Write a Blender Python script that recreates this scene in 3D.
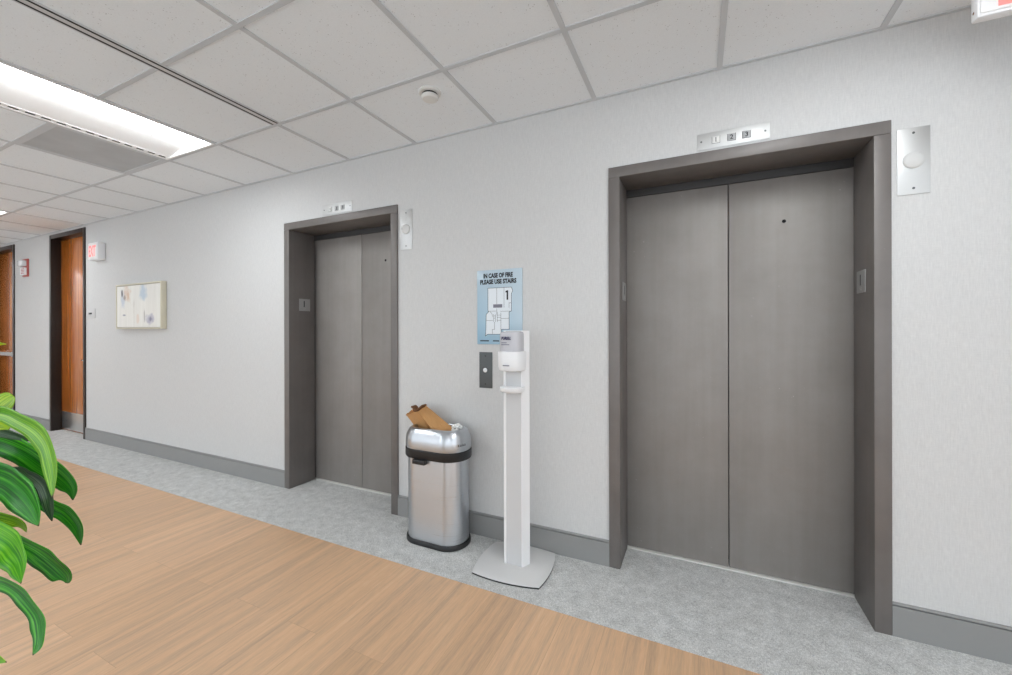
import bpy, bmesh, math, random
from mathutils import Vector, Matrix
random.seed(7)
for o in list(bpy.data.objects): bpy.data.objects.remove(o)
SC = bpy.context.scene
COL = SC.collection

# ------------------------------------------------------------------ camera, world, exposure
CH = 2.5713            # ceiling height
WY = 2.2528            # front face of the elevator wall
DY = 2.503              # face of the elevator doors
F, YAW, PITCH, ROLL, CAMZ = 405.84, 0.4413, -0.0002, -0.0024, 1.2926
cd = bpy.data.cameras.new('camera'); cam = bpy.data.objects.new('camera', cd); COL.objects.link(cam)
cd.sensor_width = 36.0; cd.lens = 36.0*F/1012; cd.shift_y = -(337.5-330.72)/1012; cd.clip_start = 0.02
fw = Vector((-math.sin(YAW)*math.cos(PITCH), math.cos(YAW)*math.cos(PITCH), math.sin(PITCH)))
rt = Vector((math.cos(YAW), math.sin(YAW), 0)); up = rt.cross(fw)
c_, s_ = math.cos(ROLL), math.sin(ROLL)
rt, up = c_*rt+s_*up, -s_*rt+c_*up
cam.matrix_world = Matrix(((rt.x, up.x, -fw.x, 0), (rt.y, up.y, -fw.y, 0), (rt.z, up.z, -fw.z, CAMZ), (0, 0, 0, 1)))
SC.camera = cam
wd = bpy.data.worlds.new('world'); SC.world = wd; wd.use_nodes = True
wd.node_tree.nodes['Background'].inputs[0].default_value = (0.88, 0.94, 1.0, 1)
wd.node_tree.nodes['Background'].inputs[1].default_value = 2.35
vs = SC.view_settings
vs.view_transform = 'Standard'; vs.look = 'None'; vs.gamma = 1.0; vs.use_curve_mapping = False
vs.exposure = 0.13
LAMP = 17.0            # radiance of the troffer diffusers
SC.cycles.max_bounces = 8; SC.cycles.diffuse_bounces = 5; SC.cycles.glossy_bounces = 4
SC.cycles.sample_clamp_indirect = 4.0

# ------------------------------------------------------------------ materials
def lin(c):
    return tuple((v/255/12.92 if v/255 <= 0.04045 else ((v/255+0.055)/1.055)**2.4) for v in c) + (1.0,)
class N:
    """small node-tree builder"""
    def __init__(s, name):
        s.m = bpy.data.materials.new(name); s.m.use_nodes = True
        s.t = s.m.node_tree; s.b = s.t.nodes['Principled BSDF']
    def new(s, typ, **kw):
        n = s.t.nodes.new(typ)
        for k, v in kw.items():
            if k.startswith('i_'): n.inputs[k[2:].replace('_', ' ')].default_value = v
            else: setattr(n, k, v)
        return n
    def link(s, a, b): s.t.links.new(a, b)
    def coords(s, scale=(1, 1, 1), rot=(0, 0, 0), kind='Object'):
        tc = s.new('ShaderNodeTexCoord'); mp = s.new('ShaderNodeMapping')
        mp.inputs['Scale'].default_value = scale; mp.inputs['Rotation'].default_value = rot
        s.link(tc.outputs[kind], mp.inputs['Vector']); return mp.outputs['Vector']
    def noise(s, vec, scale, detail=3, rough=0.5):
        n = s.new('ShaderNodeTexNoise', i_Scale=scale, i_Detail=detail, i_Roughness=rough); s.link(vec, n.inputs['Vector']); return n.outputs['Fac']
    def ramp(s, fac, stops):
        r = s.new('ShaderNodeValToRGB'); e = r.color_ramp.elements
        while len(e) < len(stops): e.new(0.5)
        for q, (p, c) in zip(e, stops): q.position = p; q.color = c
        s.link(fac, r.inputs['Fac']); return r.outputs['Color']
    def mix(s, fac, a, b, mode='MIX'):
        n = s.new('ShaderNodeMix', data_type='RGBA', blend_type=mode)
        for v, k in ((fac, 0), (a, 6), (b, 7)):
            if isinstance(v, (int, float, tuple)): n.inputs[k].default_value = v
            else: s.link(v, n.inputs[k])
        return n.outputs[2]
    def math(s, op, a, b=0.0, c=None):
        n = s.new('ShaderNodeMath', operation=op)
        for i, v in enumerate((a, b) if c is None else (a, b, c)):
            if isinstance(v, (int, float)): n.inputs[i].default_value = v
            else: s.link(v, n.inputs[i])
        return n.outputs[0]
    def base(s, v):
        if isinstance(v, tuple): s.b.inputs['Base Color'].default_value = v
        else: s.link(v, s.b.inputs['Base Color'])
    def bump(s, h, strength=0.2, dist=0.002):
        n = s.new('ShaderNodeBump', i_Strength=strength, i_Distance=dist); s.link(h, n.inputs['Height']); s.link(n.outputs[0], s.b.inputs['Normal'])
    def set(s, **kw):
        for k, v in kw.items(): s.b.inputs[k.replace('_', ' ')].default_value = v
        return s

def plain(name, rgb, rough=0.5, metal=0.0, spec=0.5, vary=0.04):
    n = N(name); c = lin(rgb); v = n.coords((1, 1, 1))
    d = tuple(x*(1-vary*2) for x in c[:3])+(1,)
    n.base(n.mix(n.noise(v, 9, 4), d, tuple(min(1, x*(1+vary)) for x in c[:3])+(1,)))
    n.set(Roughness=rough, Metallic=metal); n.b.inputs['Specular IOR Level'].default_value = spec
    return n.m

def wall_mat():
    n = N('linen_wallcovering'); a = n.coords((230, 230, 24)); b = n.coords((40, 40, 260)); c = n.coords((1, 1, 1))
    f1 = n.noise(a, 1.0, 3, 0.7); f2 = n.noise(b, 1.0, 3, 0.7); f3 = n.noise(c, 2.2, 4, 0.6)
    h = n.math('ADD', n.math('MULTIPLY', f1, 0.6), n.math('MULTIPLY', f2, 0.4))
    col = n.ramp(h, [(0.28, lin((193, 193, 193))), (0.72, lin((214, 214, 213)))])
    col = n.mix(n.math('MULTIPLY', f3, 0.25), col, lin((198, 198, 198)))
    n.base(col); n.set(Roughness=0.75); n.b.inputs['Specular IOR Level'].default_value = 0.25
    n.bump(h, 0.12, 0.001); return n.m
def carpet_mat():
    n = N('heathered_carpet'); v = n.coords((1, 1, 1)); t = n.coords((90, 420, 90)); u = n.coords((420, 90, 90))
    big = n.noise(v, 16, 4, 0.65); fine = n.noise(t, 1, 2); fin2 = n.noise(u, 1, 2)
    f = n.math('ADD', n.math('MULTIPLY', n.math('ADD', fine, fin2), 0.38), n.math('MULTIPLY', big, 0.24))
    col = n.ramp(f, [(0.37, lin((150, 150, 149))), (0.5, lin((194, 194, 192))), (0.63, lin((228, 228, 226)))])
    fleck = n.ramp(n.noise(v, 60, 2), [(0.62, (0, 0, 0, 1)), (0.72, (1, 1, 1, 1))])
    col = n.mix(n.math('MULTIPLY', fleck, 0.25), col, lin((178, 188, 202)))
    n.base(col); n.set(Roughness=0.95); n.b.inputs['Specular IOR Level'].default_value = 0.1
    n.bump(f, 0.5, 0.004); return n.m
def wood_floor_mat():
    n = N('oak_plank_floor')
    tc = n.new('ShaderNodeTexCoord'); sp = n.new('ShaderNodeSeparateXYZ'); n.link(tc.outputs['Object'], sp.inputs[0])
    cb = n.new('ShaderNodeCombineXYZ'); n.link(sp.outputs[1], cb.inputs[0]); n.link(sp.outputs[0], cb.inputs[1])
    br = n.new('ShaderNodeTexBrick', offset=0.37, i_Scale=1.0)
    br.inputs['Brick Width'].default_value = 1.22; br.inputs['Row Height'].default_value = 0.184
    br.inputs['Mortar Size'].default_value = 0.0009; br.inputs['Mortar Smooth'].default_value = 0.2; br.inputs['Bias'].default_value = 0.0
    br.inputs['Color1'].default_value = (0, 0, 0, 1); br.inputs['Color2'].default_value = (1, 1, 1, 1); br.inputs['Mortar'].default_value = (0.5, 0.5, 0.5, 1)
    n.link(cb.outputs[0], br.inputs['Vector'])
    # per-plank shift of the grain
    sh = n.new('ShaderNodeVectorMath', operation='ADD'); ml = n.new('ShaderNodeVectorMath', operation='MULTIPLY')
    ml.inputs[1].default_value = (0.0, 7.3, 3.1); n.link(br.outputs['Color'], ml.inputs[0])
    n.link(tc.outputs['Object'], sh.inputs[0]); n.link(ml.outputs[0], sh.inputs[1])
    m1 = n.new('ShaderNodeMapping'); m1.inputs['Scale'].default_value = (30, 0.9, 1); n.link(sh.outputs[0], m1.inputs[0])
    m2 = n.new('ShaderNodeMapping'); m2.inputs['Scale'].default_value = (240, 14.0, 1); n.link(sh.outputs[0], m2.inputs[0])
    g1 = n.noise(m1.outputs[0], 1, 4, 0.6); g2 = n.noise(m2.outputs[0], 1, 3, 0.6)
    f = n.math('ADD', n.math('MULTIPLY', g1, 0.62), n.math('MULTIPLY', g2, 0.38))
    col = n.ramp(f, [(0.30, lin((184, 155, 131))), (0.45, lin((205, 172, 141))), (0.56, lin((219, 181, 145))), (0.74, lin((227, 197, 165)))])
    tint = n.ramp(br.outputs['Color'], [(0.0, lin((244, 240, 236))), (1.0, lin((255, 252, 250)))])
    col = n.mix(1.0, col, tint, 'MULTIPLY')
    col = n.mix(n.math('MULTIPLY', br.outputs['Fac'], 0.35), col, lin((140, 110, 86)))
    n.base(col); n.set(Roughness=0.42); n.b.inputs['Specular IOR Level'].default_value = 0.45
    n.bump(f, 0.08, 0.001); return n.m
def tile_mat():
    n = N('mineral_fibre_tile'); v = n.coords((1, 1, 1))
    vo = n.new('ShaderNodeTexVoronoi', i_Scale=95.0); n.link(v, vo.inputs['Vector'])
    pit = n.ramp(vo.outputs['Distance'], [(0.14, (1, 1, 1, 1)), (0.26, (0, 0, 0, 1))])
    gate = n.ramp(n.noise(v, 33, 2), [(0.52, (0, 0, 0, 1)), (0.62, (1, 1, 1, 1))])
    pit = n.math('MULTIPLY', pit, gate)
    col = n.mix(n.noise(v, 180, 2), lin((230, 235, 239)), lin((239, 244, 248)))
    col = n.mix(n.math('MULTIPLY', pit, 0.5), col, lin((120, 120, 118)))
    n.base(col); n.set(Roughness=0.9); n.b.inputs['Specular IOR Level'].default_value = 0.15
    n.bump(n.noise(v, 260, 3), 0.25, 0.001); return n.m
def painted_metal(name, lo, hi, rough, specks=True, metal=0.35):
    n = N(name); v = n.coords((1, 1, 1)); st = n.coords((30, 30, 1.2))
    f = n.math('ADD', n.math('MULTIPLY', n.noise(v, 4, 5, 0.65), 0.7), n.math('MULTIPLY', n.noise(st, 1, 3), 0.3))
    col = n.ramp(f, [(0.35, lin(lo)), (0.65, lin(hi))])
    if specks:
        g = n.ramp(n.noise(v, 70, 2), [(0.735, (0, 0, 0, 1)), (0.78, (1, 1, 1, 1))])
        z = n.ramp(n.noise(v, 3.3, 2), [(0.52, (0, 0, 0, 1)), (0.60, (1, 1, 1, 1))])
        col = n.mix(n.math('MULTIPLY', n.math('MULTIPLY', g, z), 0.5), col, lin((190, 188, 184)))
    n.base(col); n.set(Metallic=metal, Roughness=rough); n.bump(n.noise(v, 400, 2), 0.04, 0.0005); return n.m
def steel_mat(name, rgb=(200, 200, 202), rough=0.3, scale=(4, 4, 420), metal=1.0, amp=0.06, aniso=0.0, arot=0.0):
    n = N(name); v = n.coords(scale); f = n.noise(v, 1, 3, 0.6)
    c = lin(rgb); n.base(n.mix(f, tuple(x*(1-amp) for x in c[:3])+(1,), tuple(min(1, x*(1+amp)) for x in c[:3])+(1,)))
    n.set(Metallic=metal); r = n.math('ADD', n.math('MULTIPLY', f, 0.14), rough-0.07); n.link(r, n.b.inputs['Roughness'])
    n.b.inputs['Anisotropic'].default_value = aniso; n.b.inputs['Anisotropic Rotation'].default_value = arot; return n.m
def door_wood_mat():
    n = N('walnut_veneer'); v = n.coords((26, 26, 0.9)); w = n.coords((160, 160, 4))
    f = n.math('ADD', n.math('MULTIPLY', n.noise(v, 1, 5, 0.6), 0.7), n.math('MULTIPLY', n.noise(w, 1, 2), 0.3))
    n.base(n.ramp(f, [(0.30, lin((128, 66, 16))), (0.5, lin((182, 102, 34))), (0.68, lin((212, 134, 60)))]))
    n.set(Roughness=0.24); n.b.inputs['Coat Weight'].default_value = 0.5; n.b.inputs['Coat Roughness'].default_value = 0.2; return n.m
def leaf_mat(name, dark, mid, light):
    n = N(name); tc = n.new('ShaderNodeTexCoord'); mp = n.new('ShaderNodeMapping'); mp.inputs['Scale'].default_value = (1.2, 11, 1)
    n.link(tc.outputs['UV'], mp.inputs[0]); a = n.noise(mp.outputs[0], 1.0, 3, 0.55)
    mp2 = n.new('ShaderNodeMapping'); mp2.inputs['Scale'].default_value = (0.6, 30, 1); n.link(tc.outputs['UV'], mp2.inputs[0])
    f = n.math('ADD', n.math('MULTIPLY', a, 0.7), n.math('MULTIPLY', n.noise(mp2.outputs[0], 1, 2), 0.3))
    col = n.ramp(f, [(0.40, lin(dark)), (0.50, lin(mid)), (0.60, lin(light))])
    sp = n.new('ShaderNodeSeparateXYZ'); n.link(tc.outputs['UV'], sp.inputs[0])
    tip = n.ramp(sp.outputs[0], [(0.965, (0, 0, 0, 1)), (0.99, (1, 1, 1, 1))])
    col = n.mix(tip, col, lin((84, 62, 34)))
    n.base(col); n.set(Roughness=0.3); n.b.inputs['Coat Weight'].default_value = 0.2; n.b.inputs['Coat Roughness'].default_value = 0.15
    tr = n.new('ShaderNodeBsdfTranslucent'); n.link(col, tr.inputs['Color'])
    ms = n.new('ShaderNodeMixShader', i_Fac=0.28); out = n.t.nodes['Material Output']
    n.link(n.b.outputs[0], ms.inputs[1]); n.link(tr.outputs[0], ms.inputs[2]); n.link(ms.outputs[0], out.inputs['Surface'])
    n.bump(f, 0.35, 0.002); return n.m
def emit_mat(name, rgb, strength):
    n = N(name); n.set(Roughness=0.5); n.base(lin((235, 235, 235)))
    n.b.inputs['Emission Color'].default_value = rgb+(1,); n.b.inputs['Emission Strength'].default_value = strength; return n.m
def art_mat():
    n = N('abstract_canvas'); v = n.coords((1, 1, 1)); st = n.coords((22, 1, 1.5))
    col = n.mix(n.noise(st, 1, 3), lin((222, 220, 214)), lin((242, 241, 236)))
    def patch(x, z, rx, rz, rgb, amt, soft=0.6):
        nonlocal col
        tc = n.new('ShaderNodeTexCoord'); mp = n.new('ShaderNodeMapping'); mp.vector_type = 'TEXTURE'
        mp.inputs['Location'].default_value = (x, 0, z); mp.inputs['Scale'].default_value = (rx, 10, rz)
        n.link(tc.outputs['Object'], mp.inputs[0])
        nz = n.new('ShaderNodeTexNoise', i_Scale=9.0, i_Detail=3.0); n.link(v, nz.inputs['Vector'])
        ln = n.new('ShaderNodeVectorMath', operation='LENGTH'); n.link(mp.outputs[0], ln.inputs[0])
        d = n.math('ADD', ln.outputs['Value'], n.math('MULTIPLY', n.math('SUBTRACT', nz.outputs['Fac'], 0.5), 2.6))
        k = n.ramp(d, [(1.0-soft, (1, 1, 1, 1)), (1.0, (0, 0, 0, 1))])
        col = n.mix(n.math('MULTIPLY', k, amt), col, lin(rgb))
    patch(-0.20, 0.36, 0.10, 0.11, (214, 184, 160), 0.9)
    patch(-0.32, 0.30, 0.07, 0.10, (196, 204, 216), 0.8)
    patch(0.10, 0.37, 0.09, 0.10, (186, 202, 216), 0.85)
    patch(-0.33, 0.38, 0.02, 0.045, (66, 66, 70), 0.95)
    patch(-0.27, 0.34, 0.04, 0.03, (150, 130, 116), 0.7)
    patch(0.24, 0.09, 0.10, 0.06, (176, 174, 190), 0.9)
    patch(0.25, 0.10, 0.03, 0.03, (120, 120, 140), 0.8)
    patch(-0.28, 0.15, 0.05, 0.014, (150, 152, 168), 0.9)
    patch(0.13, 0.12, 0.012, 0.09, (176, 172, 166), 0.8)
    patch(0.0, 0.10, 0.03, 0.05, (226, 206, 190), 0.6)
    patch(-0.08, 0.22, 0.015, 0.16, (204, 200, 192), 0.7)
    n.base(col); n.set(Roughness=0.6); return n.m
def sign_mat():
    n = N('blue_printed_acrylic'); tc = n.new('ShaderNodeTexCoord'); sp = n.new('ShaderNodeSeparateXYZ'); n.link(tc.outputs['Object'], sp.inputs[0])
    f = n.math('ADD', n.math('MULTIPLY', sp.outputs[0], 1.2), n.math('MULTIPLY', sp.outputs[2], 1.1))
    n.base(n.ramp(f, [(0.05, lin((150, 186, 208))), (0.6, lin((184, 201, 212))) ])); n.set(Roughness=0.22); return n.m
def perforated_mat():
    n = N('perforated_steel'); v = n.coords((1, 1, 1)); vo = n.new('ShaderNodeTexVoronoi', i_Scale=110.0, i_Randomness=0.0); n.link(v, vo.inputs['Vector'])
    h = n.ramp(vo.outputs['Distance'], [(0.26, (1, 1, 1, 1)), (0.34, (0, 0, 0, 1))])
    dirt = n.noise(v, 5, 3)
    col = n.mix(dirt, lin((166, 170, 173)), lin((196, 200, 203)))
    n.base(n.mix(n.math('MULTIPLY', h, 0.75), col, lin((58, 58, 58)))); n.set(Roughness=0.6); return n.m

M = {}
M['wall'] = wall_mat(); M['carpet'] = carpet_mat(); M['wood'] = wood_floor_mat(); M['tile'] = tile_mat()
M['tbar'] = plain('ceiling_grid_paint', (200, 204, 208), 0.6, vary=0.02)
M['base'] = plain('grey_base_paint', (142, 142, 141), 0.35, vary=0.03)
M['frame'] = painted_metal('charcoal_frame_paint', (107, 102, 99), (118, 113, 110), 0.45, metal=0.2)
M['edoor'] = painted_metal('charcoal_door_paint', (134, 129, 125), (145, 140, 136), 0.52, metal=0.25)
M['steel'] = steel_mat('brushed_plate_steel', (206, 206, 205), 0.55, (420, 4, 4))
M['tagsteel'] = steel_mat('dull_tag_steel', (166, 166, 165), 0.5, (60, 60, 60), metal=0.5); M['bin'] = steel_mat('brushed_bin_steel', (204, 208, 213), 0.30, (2, 2, 500), aniso=0.8, arot=0.25)
M['kick'] = steel_mat('kick_plate_steel', (222, 222, 222), 0.3, (3, 3, 300))
M['alu'] = plain('aluminium_sill', (200, 198, 194), 0.4, 0.8)
M['sill'] = plain('pale_sill_metal', (226, 224, 220), 0.5, 0.2)
M['dimsteel'] = steel_mat('dark_plate_steel', (98, 102, 103), 0.6, (420, 4, 4), metal=0.6)
M['black'] = plain('black_plastic', (28, 28, 29), 0.42)
M['ink'] = plain('black_ink', (14, 16, 24), 0.6)
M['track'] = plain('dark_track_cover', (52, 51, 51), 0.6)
M['hole'] = plain('dark_hole', (10, 10, 10), 0.9)
M['white'] = plain('white_plastic', (236, 237, 239), 0.35, vary=0.01)
M['powder'] = plain('white_powder_coat', (240, 240, 241), 0.45, vary=0.01)
M['greypanel'] = plain('pale_grey_panel', (202, 202, 203), 0.5, vary=0.02)
M['standbase'] = plain('grey_powder_coat_base', (210, 209, 208), 0.4, vary=0.02)
M['cart'] = plain('smoky_translucent_plastic', (196, 195, 200), 0.2, vary=0.02)
M['navy'] = plain('navy_print', (52, 52, 92), 0.5)
M['greyprint'] = plain('grey_print', (120, 120, 132), 0.5)
M['bronze'] = plain('dark_bronze_frame', (44, 35, 31), 0.32, 0.3)
M['doorwood'] = door_wood_mat()
M['chrome'] = steel_mat('satin_chrome', (225, 225, 225), 0.18, (60, 60, 60))
M['champagne'] = plain('champagne_frame', (216, 210, 190), 0.35, 0.3)
M['art'] = art_mat()
M['signblue'] = sign_mat()
M['plan'] = plain('pale_plan_print', (222, 228, 233), 0.4, vary=0.01)
M['red'] = plain('red_plastic', (176, 84, 78), 0.4)
M['clear'] = plain('strobe_lens', (225, 226, 228), 0.12)
M['smoke'] = plain('off_white_plastic', (222, 222, 219), 0.5, vary=0.01)
M['exitface'] = plain('exit_white_face', (240, 240, 240), 0.4, vary=0.01)
M['exitred'] = emit_mat('lit_red_letters', (1.0, 0.30, 0.28), 0.55)
M['exitred'].node_tree.nodes['Principled BSDF'].inputs['Base Color'].default_value = lin((240, 118, 114))
M['lens'] = emit_mat('lit_diffuser', (0.93, 0.975, 1.0), LAMP)
M['reflector'] = plain('white_reflector', (245, 245, 245), 0.4, vary=0.005)
M['kraft'] = plain('kraft_paper', (196, 146, 92), 0.75, vary=0.10)
M['kraftdark'] = plain('brown_twisted_paper', (112, 72, 40), 0.8, vary=0.1)
M['paper'] = plain('white_paper', (235, 235, 232), 0.7)
M['liner'] = plain('bin_inside', (40, 40, 42), 0.7)
M['perf'] = perforated_mat()
M['terracotta'] = plain('dark_planter', (70, 72, 74), 0.5)
M['soil'] = plain('potting_soil', (52, 38, 28), 0.95, vary=0.2)
M['cane'] = plain('tan_cane', (142, 120, 86), 0.8, vary=0.15)
M['lf_y'] = leaf_mat('leaf_lime', (120, 176, 12), (164, 208, 24), (206, 226, 60))
M['lf_l'] = leaf_mat('leaf_light', (70, 142, 6), (118, 186, 12), (170, 214, 50))
M['lf_b'] = leaf_mat('leaf_bright', (44, 140, 6), (84, 180, 14), (140, 212, 48))
M['lf_d'] = leaf_mat('leaf_green', (12, 90, 6), (32, 138, 14), (90, 184, 40))
M['lf_k'] = leaf_mat('leaf_dark', (22, 54, 28), (44, 84, 44), (92, 120, 76))

# ------------------------------------------------------------------ mesh helpers
ORG = {}
def box(bm, x0, x1, y0, y1, z0, z1, bev=0.0, seg=2):
    vs_ = [bm.verts.new((x, y, z)) for x in (x0, x1) for y in (y0, y1) for z in (z0, z1)]
    fs = [bm.faces.new([vs_[i] for i in q]) for q in ((0, 1, 3, 2), (4, 6, 7, 5), (0, 4, 5, 1), (2, 3, 7, 6), (0, 2, 6, 4), (1, 5, 7, 3))]
    if bev > 0:
        es = list({e for f in fs for e in f.edges})
        bmesh.ops.bevel(bm, geom=es, offset=bev, segments=seg, profile=0.5, affect='EDGES')
def loft(bm, rings, cap0=True, cap1=True, close=True):
    R = [[bm.verts.new(p) for p in r] for r in rings]; n = len(R[0])
    for a, b in zip(R, R[1:]):
        for i in range(n if close else n-1):
            j = (i+1) % n
            bm.faces.new((a[i], a[j], b[j], b[i]))
    if cap0: bm.faces.new(list(reversed(R[0])))
    if cap1: bm.faces.new(R[-1])
    return R
def lathe(bm, prof, org, axis='z', n=32, cap0=True, cap1=True):
    """prof: (radius, height) pairs along the axis; axis 'z', '-y' (out of the wall)"""
    rings = []
    for r, h in prof:
        ring = []
        for i in range(n):
            a = 2*math.pi*i/n
            if axis == 'z': p = (org[0]+r*math.cos(a), org[1]+r*math.sin(a), org[2]+h)
            elif axis == '-z': p = (org[0]+r*math.cos(-a), org[1]+r*math.sin(-a), org[2]-h)
            elif axis == '-y': p = (org[0]+r*math.cos(a), org[1]-h, org[2]+r*math.sin(a))
            else: p = (org[0]+h, org[1]+r*math.cos(a), org[2]+r*math.sin(a))
            ring.append(p)
        rings.append(ring)
    loft(bm, rings, cap0, cap1)
def tube(bm, pts, rad, n=8):
    pts = [Vector(p) for p in pts]; rings = []
    for i, p in enumerate(pts):
        t = (pts[min(i+1, len(pts)-1)]-pts[max(i-1, 0)]).normalized()
        a = t.orthogonal() if i == 0 else (a-t*a.dot(t))
        a.normalize(); b = t.cross(a); r = rad[i] if isinstance(rad, (list, tuple)) else rad
        rings.append([p+(a*math.cos(2*math.pi*k/n)+b*math.sin(2*math.pi*k/n))*r for k in range(n)])
    loft(bm, rings)
def rrect(x0, x1, y0, y1, r, n=8, rl=None):
    """rounded rectangle outline, anticlockwise; rl = radius of the two left corners"""
    out = []; rl = r if rl is None else rl
    for cx, cy, a0, q in ((x1-r, y1-r, 0, r), (x0+rl, y1-rl, 90, rl), (x0+rl, y0+rl, 180, rl), (x1-r, y0+r, 270, r)):
        for i in range(n+1):
            a = math.radians(a0+90*i/n); out.append((cx+q*math.cos(a), cy+q*math.sin(a)))
    return out
def link(name, bm, mat, parent=None, smooth=False, loc=None):
    bmesh.ops.recalc_face_normals(bm, faces=bm.faces)
    org = Vector(ORG[parent.name]) if parent else Vector(loc or (0, 0, 0))
    bmesh.ops.translate(bm, verts=bm.verts, vec=-org)
    me = bpy.data.meshes.new(name); bm.to_mesh(me); bm.free()
    if smooth:
        for p in me.polygons: p.use_smooth = True
        try: me.set_sharp_from_angle(angle=math.radians(38))
        except Exception: pass
    o = bpy.data.objects.new(name, me); COL.objects.link(o); me.materials.append(M[mat])
    if parent: o.parent = parent
    else: o.location = org
    ORG[o.name] = tuple(org)
    return o
def pbox(name, mat, parent, x0, x1, y0, y1, z0, z1, bev=0.0):
    bm = bmesh.new(); box(bm, x0, x1, y0, y1, z0, z1, bev); return link(name, bm, mat, parent, bev > 0)
def thing(name, loc, label=None, cat=None, group=None, kind=None):
    o = bpy.data.objects.new(name, None); COL.objects.link(o); o.location = loc; ORG[o.name] = tuple(loc); o.empty_display_size = 0.1
    tag(o, label, cat, group, kind); return o
def tag(o, label=None, cat=None, group=None, kind=None):
    for k, v in (('label', label), ('category', cat), ('group', group), ('kind', kind)):
        if v: o[k] = v
    return o
def copy_tree(o, parent=None):
    c = o.copy(); COL.objects.link(c)
    if parent: c.parent = parent
    for ch in list(o.children): copy_tree(ch, c)
    return c
def text(name, s, mat, parent, org, height, width=None, facing='-y', bold=0.0, depth=0.0006, shear=0.0):
    """real raised lettering; org = centre of the writing"""
    cu = bpy.data.curves.new('txt', 'FONT'); cu.body = s; cu.size = 1.0; cu.offset = bold; cu.extrude = 0.5; cu.shear = shear; cu.resolution_u = 3
    t = bpy.data.objects.new('txt', cu); COL.objects.link(t)
    dg = bpy.context.evaluated_depsgraph_get(); dg.update()
    me = bpy.data.meshes.new_from_object(t.evaluated_get(dg))
    bpy.data.objects.remove(t); bpy.data.curves.remove(cu)
    xs = [v.co.x for v in me.vertices]; ys = [v.co.y for v in me.vertices]
    w, h = max(xs)-min(xs), max(ys)-min(ys); cx, cy = (max(xs)+min(xs))/2, (max(ys)+min(ys))/2
    sy = height/h; sx = sy if width is None else width/w
    A, Nn = {'-y': (Vector((1, 0, 0)), Vector((0, -1, 0))), '+x': (Vector((0, 1, 0)), Vector((1, 0, 0))), '-x': (Vector((0, -1, 0)), Vector((-1, 0, 0)))}[facing]
    bm = bmesh.new(); bm.from_mesh(me); bpy.data.meshes.remove(me); O = Vector(org)
    for v in bm.verts:
        v.co = O + A*((v.co.x-cx)*sx) + Vector((0, 0, (v.co.y-cy)*sy)) + Nn*((v.co.z+0.5)*depth)
    return link(name, bm, mat, parent)

# ------------------------------------------------------------------ the setting
X0, X1, YB = -11.0, 4.6, -4.4
FR_X0, FR_X1, FR_Z = -0.439, 0.7405, 2.178           # outer frame of the near elevator
LDX = -2.640                                          # the other elevator is this far along the wall
D1_X0, D1_X1, DDX = -7.645, -6.640, -2.20             # wooden doors
bm = bmesh.new(); box(bm, X0, X1, -0.25, 1.785, -0.12, 0.0); tag(link('floor', bm, 'wood'), kind='structure')
bm = bmesh.new(); box(bm, X0, X1, 1.785, 2.75, -0.12, 0.0015); box(bm, X0, X1, YB, -0.25, -0.12, 0.0015); tag(link('floor_carpet', bm, 'carpet'), kind='structure')  # the part behind the camera is added, to cut warm bounce off the wood
bm = bmesh.new()
cuts = [(D1_X0+DDX, D1_X1+DDX, 2.545), (D1_X0, D1_X1, 2.545), (FR_X0+LDX, FR_X1+LDX, FR_Z), (FR_X0, FR_X1, FR_Z)]
cur = X0
for a, b, h in cuts:
    box(bm, cur, a, WY, 2.66, 0, CH+0.1); box(bm, a, b, WY, 2.66, h, CH+0.1); cur = b
box(bm, cur, X1, WY, 2.66, 0, CH+0.1)
box(bm, X0, X1, 2.66, 2.75, 0, CH+0.1)                 # behind the openings
tag(link('wall_front', bm, 'wall'), kind='structure')
bm = bmesh.new(); box(bm, X0-0.15, X0, YB, 2.75, 0, CH+0.1); tag(link('wall_left', bm, 'wall'), kind='structure')
bm = bmesh.new(); box(bm, X1, X1+0.15, YB, 2.75, 2.50, CH+0.1); box(bm, X1, X1+0.15, YB, 2.75, 0, 0.12)
for a, b in ((YB, -4.0), (-2.3, -2.1), (-0.4, 2.75)): box(bm, X1, X1+0.15, a, b, 0.12, 2.50)
tag(link('wall_right', bm, 'wall'), kind='structure')
for k, (a, b) in enumerate(((-4.0, -2.3), (-2.1, -0.4))):  # unseen windows added at the right end to brighten faces turned right
    bm = bmesh.new(); w = 0.045; m = (a+b)/2
    for q in ((a, a+w, 0.12, 2.50), (b-w, b, 0.12, 2.50), (a+w, b-w, 0.12, 0.12+w), (a+w, b-w, 2.50-w, 2.50), (m-w/2, m+w/2, 0.12+w, 2.50-w)): box(bm, X1+0.05, X1+0.11, q[0], q[1], q[2], q[3])
    tag(link('window_%d' % (k+9), bm, 'alu'), kind='structure')
pl_ = bpy.data.lights.new('window_portal', 'AREA'); pl_.shape = 'RECTANGLE'; pl_.size = 2.4; pl_.size_y = 3.6; pl_.cycles.is_portal = True
po = bpy.data.objects.new('window_portal', pl_); COL.objects.link(po); po.location = (X1+0.16, -2.2, 1.31); po.rotation_euler = (0, math.radians(90), 0)
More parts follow.
